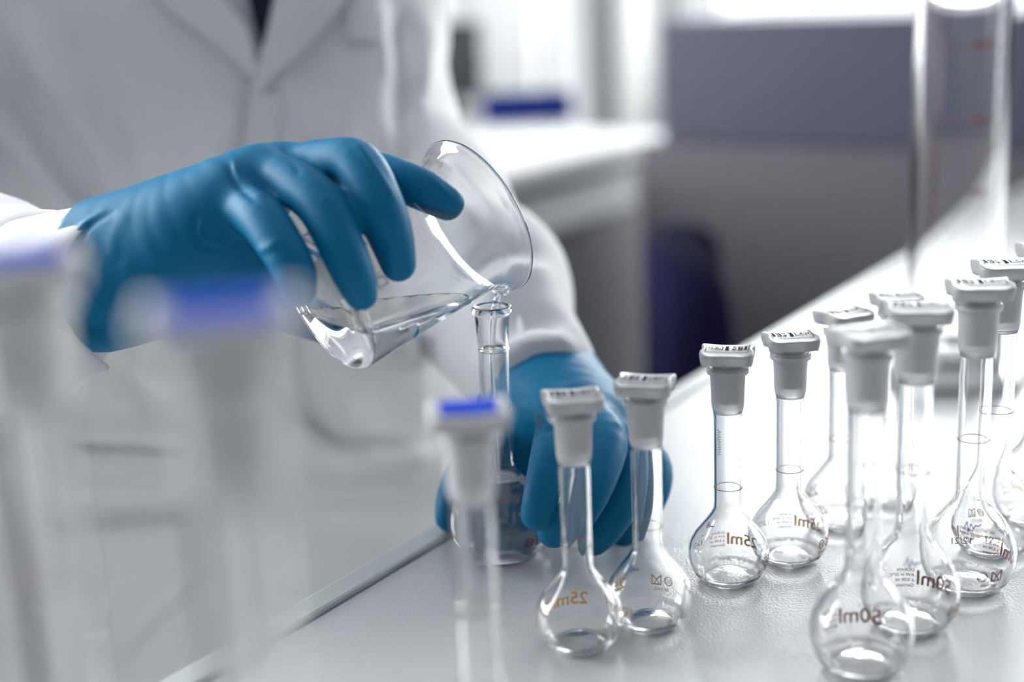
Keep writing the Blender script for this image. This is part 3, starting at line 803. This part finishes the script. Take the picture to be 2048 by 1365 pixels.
coat = from_sdf('lab_coat', coat_fn, (-.72, .60, .46), (.26, 1.48, 1.50), .007, M['coat'], None, 2)
PP(from_sdf('body', body_fn, (-.64, .60, .72), (.26, 1.45, 1.78), .0075, M['skin'], None, 1))
# folds: ridges and valleys worked into the cloth
def projpx(v):
    d = v-CAM; D = d.dot(FW); return 1024+FPX*d.dot(RT)/D, 682.5-FPX*d.dot(UP)/D
FOLDS = [
 ([(20, 20), (120, 200), (280, 430)], 16, 26), ([(-20, 100), (90, 270), (200, 440)], -14, 30), ([(-60, 180), (60, 330), (190, 470)], 12, 28),
 ([(120, 0), (190, 160), (300, 330)], -9, 30), ([(215, 0), (265, 180), (300, 330)], 7, 26), ([(410, 440), (430, 300), (470, 190)], 6, 40),
 ([(745, 0), (765, 150), (770, 330)], 12, 22), ([(800, 20), (815, 150), (800, 330)], -14, 20), ([(700, 20), (690, 200), (640, 330)], -6, 26),
 ([(560, 140), (600, 250), (590, 340)], 7, 22), ([(640, 120), (660, 220), (650, 330)], -6, 18), ([(860, 40), (840, 180), (790, 290)], 7, 18),
 ([(130, 690), (300, 770), (470, 900)], -13, 34), ([(250, 650), (400, 760), (560, 880)], 13, 36), ([(480, 640), (560, 760), (590, 860)], -10, 26),
 ([(100, 860), (300, 870), (470, 900)], 8, 22), ([(100, 900), (280, 915), (430, 930)], -8, 20), ([(80, 985), (260, 990), (430, 975)], 9, 22), ([(80, 1032), (240, 1035), (400, 1020)], -14, 14),
 ([(600, 930), (720, 940), (860, 900)], 9, 30), ([(590, 985), (700, 1000), (840, 1010)], -12, 32), ([(600, 640), (603, 740), (625, 830), (700, 885)], -16, 18), ([(640, 650), (650, 760), (690, 830)], 9, 30), ([(700, 905), (780, 915), (860, 905)], 8, 16),
 ([(200, 1330), (330, 1180), (480, 1080)], 9, 34), ([(270, 1340), (400, 1210), (540, 1130)], -10, 30), ([(100, 1180), (250, 1160), (400, 1120)], -6, 40),
 ([(960, 620), (1040, 560), (1110, 560)], 7, 20), ([(960, 680), (1060, 630), (1130, 640)], -8, 20), ([(980, 730), (1070, 690), (1150, 700)], 7, 18), ([(930, 560), (1000, 500), (1070, 500)], -7, 18),
 ([(860, 300), (880, 380), (960, 470)], 7, 22), ([(760, 350), (800, 430), (880, 520)], -8, 26),
]
def work_folds(ob, folds, gain):
    vs = ob.data.vertices; co = np.array([v.co[:] for v in vs]); N_ = np.array([v.normal[:] for v in vs]); rel = co-np.array(CAM)
    D_ = rel@np.array(FW); PX = 1024+FPX*(rel@np.array(RT))/D_; PY = 682.5-FPX*(rel@np.array(UP))/D_
    facing = np.clip(-(N_*rel).sum(1)/np.linalg.norm(rel, axis=1)*2.2, 0, 1)
    disp = np.zeros(len(vs))
    for pl, hgt, wd in folds:
        pl = [tuple(q) for q in smooth_curve(pl, 5)]; best = np.full(len(vs), 1e9); tt = np.zeros(len(vs)); n_ = len(pl)-1
        for i in range(n_):
            a = np.array(pl[i]); b = np.array(pl[i+1]); d = b-a; L = d@d
            t = np.clip(((PX-a[0])*d[0]+(PY-a[1])*d[1])/L, 0, 1); dd = np.hypot(PX-a[0]-t*d[0], PY-a[1]-t*d[1]); m_ = dd < best
            best[m_] = dd[m_]; tt[m_] = (i+t[m_])/n_
        disp += hgt*.001*gain*np.exp(-(best/wd)**2)*np.clip(4*np.minimum(tt, 1-tt)+.25, 0, 1)
    ob.data.vertices.foreach_set('co', (co + N_*(disp*facing)[:, None]).ravel()); ob.data.update()
work_folds(coat, FOLDS, 1.2)
coat.data.update(); PP(coat)
# pieces lying on the coat
cbm = bmesh.new(); cbm.from_mesh(coat.data); BV = BVHTree.FromBMesh(cbm)
def hit(px, py, off):
    r = ray(px, py).normalized(); h_ = BV.ray_cast(CAM, r)
    if h_[0] is None: return atd(px, py, 1.05)
    return h_[0] + h_[1]*off*.4 - r*off*.6
def patch(name, m, left, right, off=.003, th=.002, nu=14, nv=20, off2=None, sub=True):
    Lc = smooth_curve(left, nv); Rc = smooth_curve(right, nv)
    nl = 24; Lc = [Lc[int(round(i*(len(Lc)-1)/nl))] for i in range(nl+1)]; Rc = [Rc[int(round(i*(len(Rc)-1)/nl))] for i in range(nl+1)]
    vv = []; ff = []
    for i in range(nl+1):
        for j in range(nu+1):
            p = Lc[i]*(1-j/nu)+Rc[i]*j/nu; o_ = off if off2 is None else off*(1-j/nu)+off2*j/nu
            vv.append(hit(p[0], p[1], o_))
    # relax the draped sheet a little so that it reads as one cloth
    vv = np.array([v[:] for v in vv]).reshape(nl+1, nu+1, 3)
    for _ in range(3):
        q = vv.copy(); q[1:-1, 1:-1] = (vv[:-2, 1:-1]+vv[2:, 1:-1]+vv[1:-1, :-2]+vv[1:-1, 2:])/4; vv = q
    vv = vv.reshape(-1, 3)
    for i in range(nl):
        for j in range(nu):
            a = i*(nu+1)+j; ff.append([a, a+1, a+nu+2, a+nu+1])
    o = mesh_obj(name, vv, ff, m)
    md = o.modifiers.new('th', 'SOLIDIFY'); md.thickness = th; md.offset = 0
    return PP(o)
patch('shirt', M['shirt'], [(478, -60), (492, -20), (505, 40), (519, 92)], [(575, -60), (556, -20), (540, 40), (524, 92)], .006, .002)
patch('lapel', M['coat'], [(270, -60), (330, 15), (410, 75), (478, 128), (497, 150)], [(400, -60), (452, 10), (487, 55), (505, 110), (512, 160)], .009, .0035, off2=.013)
patch('lapel', M['coat'], [(562, -60), (545, 0), (530, 70), (514, 130), (500, 190)], [(735, -60), (690, 10), (640, 70), (565, 140), (507, 196)], .013, .0035, off2=.008)
patch('front_edge', M['coat'], [(499, 190), (491, 240), (487, 300), (487, 380)], [(565, 180), (560, 240), (556, 300), (556, 380)], .010, .003, off2=.001)
patch('chest_pocket', M['coat'], [(690, -60), (692, 0), (694, 80)], [(775, -60), (772, 0), (768, 88)], .004, .002)
patch('side_pocket', M['coat'], [(606, 660), (612, 740), (636, 820), (700, 868)], [(850, 660), (850, 740), (850, 820), (850, 878)], .012, .003)
patch('side_pocket', M['coat'], [(60, 900), (62, 960), (64, 1016)], [(410, 905), (408, 960), (400, 1006)], .007, .003)
# cuffs
def cuff(name, rings_, m, th=.0018):
    mb = MB(); n = 64; rr = []
    for (px, py, D, ru, rd, dep, lean) in rings_:
        c = atd(px, py, D); ring = []
        for i in range(n):
            a = 2*PI*i/n; u = math.sin(a); f = math.cos(a)
            rad = ru if u > 0 else rd
            s = D/FPX
            wob = 1+.03*math.sin(5*a+px*.05)+.02*math.sin(9*a+1)
            ring.append(c + UP*(u*rad*s*wob) + RT*(u*lean*s) + FW*(f*dep*wob))
        rr.append(ring)
    mb.rings(rr, cap0=False, cap1=False)
    o = mb.build(name, m, None, smooth=True)
    md = o.modifiers.new('th', 'SOLIDIFY'); md.thickness = th
    md = o.modifiers.new('s', 'SUBSURF'); md.levels = md.render_levels = 1
    return PP(o)
cuff('cuff', [(-90, 590, .76, 142, 190, .046, 20), (-30, 580, .738, 138, 195, .044, 25), (30, 570, .722, 140, 185, .043, 32), (90, 560, .71, 140, 165, .042, 42), (135, 550, .703, 140, 130, .042, 60), (170, 540, .698, 134, 112, .041, 70)], M['coat'])
def sheet(name, pts, D0, m, dmap=None, th=.0016, n=14):
    L_, R_ = pts; Lc = smooth_curve(L_, 6); Rc = smooth_curve(R_, 6); k = min(len(Lc), len(Rc)); vv = []; ff = []
    for i in range(k):
        for j in range(n+1):
            p = Lc[i]*(1-j/n)+Rc[i]*j/n
            vv.append(atd(p[0], p[1], D0 + .006*math.sin(p[0]*.03)*math.sin(p[1]*.02) + (dmap(p) if dmap else 0)))
    for i in range(k-1):
        for j in range(n): a = i*(n+1)+j; ff.append([a, a+1, a+n+2, a+n+1])
    o = mesh_obj(name, vv, ff, m); md = o.modifiers.new('th', 'SOLIDIFY'); md.thickness = th; return PP(o)
sheet('cuff_flap', ([(-60, 600), (-60, 700), (-40, 790), (-10, 850)], [(112, 600), (160, 680), (218, 736), (176, 748)]), .674, M['coat'], lambda p: -.00005*(p[0]-100))
sheet('cuff_flap', ([(-60, 690), (-50, 760), (-20, 820), (60, 856)], [(230, 672), (190, 745), (130, 800), (108, 826)]), .700, M['coat'])
# cuff button
bp_ = atd(121, 706, .668); t = MB()
t.lathe([(.05*mm, 0), (5.2*mm, 0), (5.6*mm, .8*mm), (5.2*mm, 1.9*mm), (4.2*mm, 1.5*mm), (.05*mm, 1.4*mm)], 28); o = t.build('button', M['button'], None, smooth=True)
o.matrix_world = Matrix.Translation(bp_) @ (-ray(121, 706)).to_track_quat('Z', 'Y').to_matrix().to_4x4()
person_inv = Matrix.Translation(-person.location); o.parent = person; o.matrix_parent_inverse = person_inv
cuff('cuff', [(1030, 690, .875, 128, 110, .042, -10), (1060, 735, .855, 118, 100, .040, -22), (1086, 772, .838, 100, 84, .037, -40)], M['coat'])
# ------------------------------------------------------------------ gloves
def hand_fn(fingers, palm, extra, cut):
    def fn(P):
        f = None
        for pts, k in palm:
            c = chain_sdf(P, pts, 0); f = c if f is None else smin(f, c, .024)
        g = None
        for pts in fingers:
            c = chain_sdf(P, pts, 0); f = smin(f, c, .005)
        for (pts, r, k, sgn) in extra:
            for a, b in zip(pts[:-1], pts[1:]):
                c = cap(P, a, b, r, r)
                if sgn > 0: f = smin(f, c, k)
                else: f = -smin(-f, c, k)
        if cut: f = np.maximum(f, (P-cut[0])@np.array(cut[1]))
        f = f + .00003*np.sin(P[..., 0]*300+P[..., 2]*190)*np.sin(P[..., 2]*260+P[..., 1]*240)
        return f
    return fn
def fing(pts): return [(A(x, y, D), r*.001) for x, y, D, r in pts]
# upper hand (person's right)
F_R = [
 fing([(650, 345, .700, 10.5), (745, 345, .684, 10.2), (800, 362, .674, 10.2), (850, 383, .671, 10), (893, 407, .672, 8.4)]),
 fing([(585, 335, .684, 11), (655, 325, .668, 11.2), (716, 332, .655, 11.6), (758, 415, .645, 11.8), (782, 475, .646, 10.4), (796, 528, .649, 8.4)]),
 fing([(520, 345, .674, 11), (590, 368, .654, 11.2), (645, 415, .640, 11.2), (684, 495, .632, 10.4), (708, 552, .632, 9.4), (722, 588, .636, 7.6)]),
 fing([(470, 410, .662, 11), (520, 435, .640, 10.8), (562, 492, .628, 10.3), (590, 545, .624, 9.4), (598, 580, .626, 8)]),
 fing([(330, 560, .700, 17), (430, 600, .715, 15), (520, 605, .738, 12.5), (640, 640, .758, 12), (740, 664, .762, 11.6), (805, 642, .762, 9.5)]),
]
PALM_R = [
 ([(A(120, 560, .716), .031), (A(250, 510, .697), .0265), (A(400, 430, .690), .0220), (A(570, 345, .692), .0135)], .01),
 ([(A(120, 570, .712), .031), (A(300, 515, .684), .0265), (A(400, 460, .672), .022), (A(515, 362, .674), .0130)], .01),
 ([(A(150, 580, .705), .026), (A(310, 550, .684), .023), (A(400, 510, .670), .021), (A(470, 420, .664), .0130)], .01),
 ([(A(250, 560, .700), .020), (A(380, 540, .690), .020), (A(470, 520, .680), .016), (A(530, 545, .678), .012)], .01),
]
EX_R = []
CUT_R = (A(192, 530, .700), (-RT*.93+FW*.37))
CR_R = [
 ([(468, 322), (478, 352), (500, 372), (528, 392)], 1.6, 6), ([(455, 330), (466, 360), (490, 385), (515, 402)], -1.2, 6),
 ([(392, 435), (386, 465), (402, 493), (436, 496)], -1.6, 6), ([(405, 440), (400, 465), (412, 482), (434, 484)], .8, 8),
 ([(712, 286), (745, 330), (790, 400)], 1.0, 7), ([(560, 300), (585, 325), (600, 350)], -.8, 7), ([(640, 395), (665, 400), (690, 430)], .5, 8),
 ([(430, 560), (500, 520), (560, 480)], .8, 9), ([(400, 580), (470, 535), (540, 505)], -.8, 8), ([(395, 600), (450, 570), (520, 540)], .7, 8),
 ([(855, 350), (880, 372), (905, 400)], .5, 5), ([(760, 540), (765, 500), (755, 470)], -.5, 7), ([(785, 545), (790, 500), (785, 450)], .5, 8),
 ([(225, 425), (175, 455), (148, 510), (140, 570), (160, 620), (230, 638)], -1.0, 7), ([(205, 425), (160, 460), (132, 520), (128, 585), (150, 632), (220, 650)], 1.2, 7),
 ([(250, 420), (230, 470), (225, 520)], .5, 14), ([(300, 600), (260, 560), (250, 520)], .5, 14),
]
allp = np.array([p for ch_ in F_R+[c[0] for c in PALM_R] for p, r in ch_]); lo = allp.min(0)-.04; hi = allp.max(0)+.04
gl = from_sdf('glove', hand_fn(F_R, PALM_R, EX_R, CUT_R), lo, hi, .0013, M['glove'], None, 2); work_folds(gl, CR_R, 1.0); PP(gl)
# lower hand (person's left)
F_L = [
 fing([(1105, 815, .775, 12), (1112, 850, .742, 11), (1098, 920, .712, 9.8), (1084, 985, .703, 9.2), (1074, 1030, .704, 8.2)]),
 fing([(1175, 835, .775, 12), (1212, 880, .742, 11.4), (1190, 960, .720, 10.8), (1150, 1030, .712, 10.2), (1108, 1062, .716, 8.8)]),
 fing([(1215, 850, .790, 12), (1262, 905, .762, 11.2), (1250, 985, .744, 10.6), (1212, 1050, .736, 10), (1188, 1080, .738, 8.4)]),
 fing([(1240, 860, .805, 11), (1305, 925, .785, 9.8), (1306, 985, .772, 9.2), (1272, 1035, .766, 8.6), (1245, 1068, .764, 7.4)]),
 fing([(1050, 850, .818, 17), (985, 900, .806, 15), (932, 955, .797, 12), (908, 1000, .784, 10), (900, 1035, .782, 8.4)]),
]
PALM_L = [
 ([(A(1078, 775, .840), .026), (A(1095, 800, .812), .023), (A(1115, 822, .782), .014)], .01),
 ([(A(1085, 780, .840), .026), (A(1120, 812, .812), .022), (A(1178, 838, .780), .0145)], .01),
 ([(A(1090, 785, .840), .026), (A(1140, 822, .815), .022), (A(1215, 852, .793), .0145)], .01),
 ([(A(1085, 790, .840), .025), (A(1140, 835, .822), .021), (A(1240, 862, .806), .013)], .01),
 ([(A(1080, 800, .840), .024), (A(1060, 850, .828), .020), (A(1030, 940, .818), .020), (A(1015, 1010, .810), .016)], .01),
]
EX_L = []
CR_L = [
 ([(1050, 795), (1085, 815), (1115, 850)], -1.0, 6), ([(1048, 812), (1080, 830), (1100, 858)], .9, 6), ([(1060, 850), (1090, 862), (1115, 860)], -.7, 5),
 ([(1190, 800), (1225, 825), (1250, 860)], .8, 8), ([(1140, 820), (1160, 850), (1165, 880)], .8, 8), ([(1070, 920), (1090, 925), (1110, 918)], -.4, 4),
 ([(1060, 985), (1080, 990), (1100, 985)], -.3, 4), ([(1200, 930), (1180, 990), (1150, 1040)], .5, 6), ([(1275, 890), (1290, 930), (1285, 990)], .5, 6),
]
allp = np.array([p for ch_ in F_L+[c[0] for c in PALM_L] for p, r in ch_]); lo = allp.min(0)-.04; hi = allp.max(0)+.04
gl = from_sdf('glove', hand_fn(F_L, PALM_L, EX_L, None), lo, hi, .0013, M['glove'], None, 2); work_folds(gl, CR_L, 1.0); PP(gl)
bpy.context.view_layer.update()
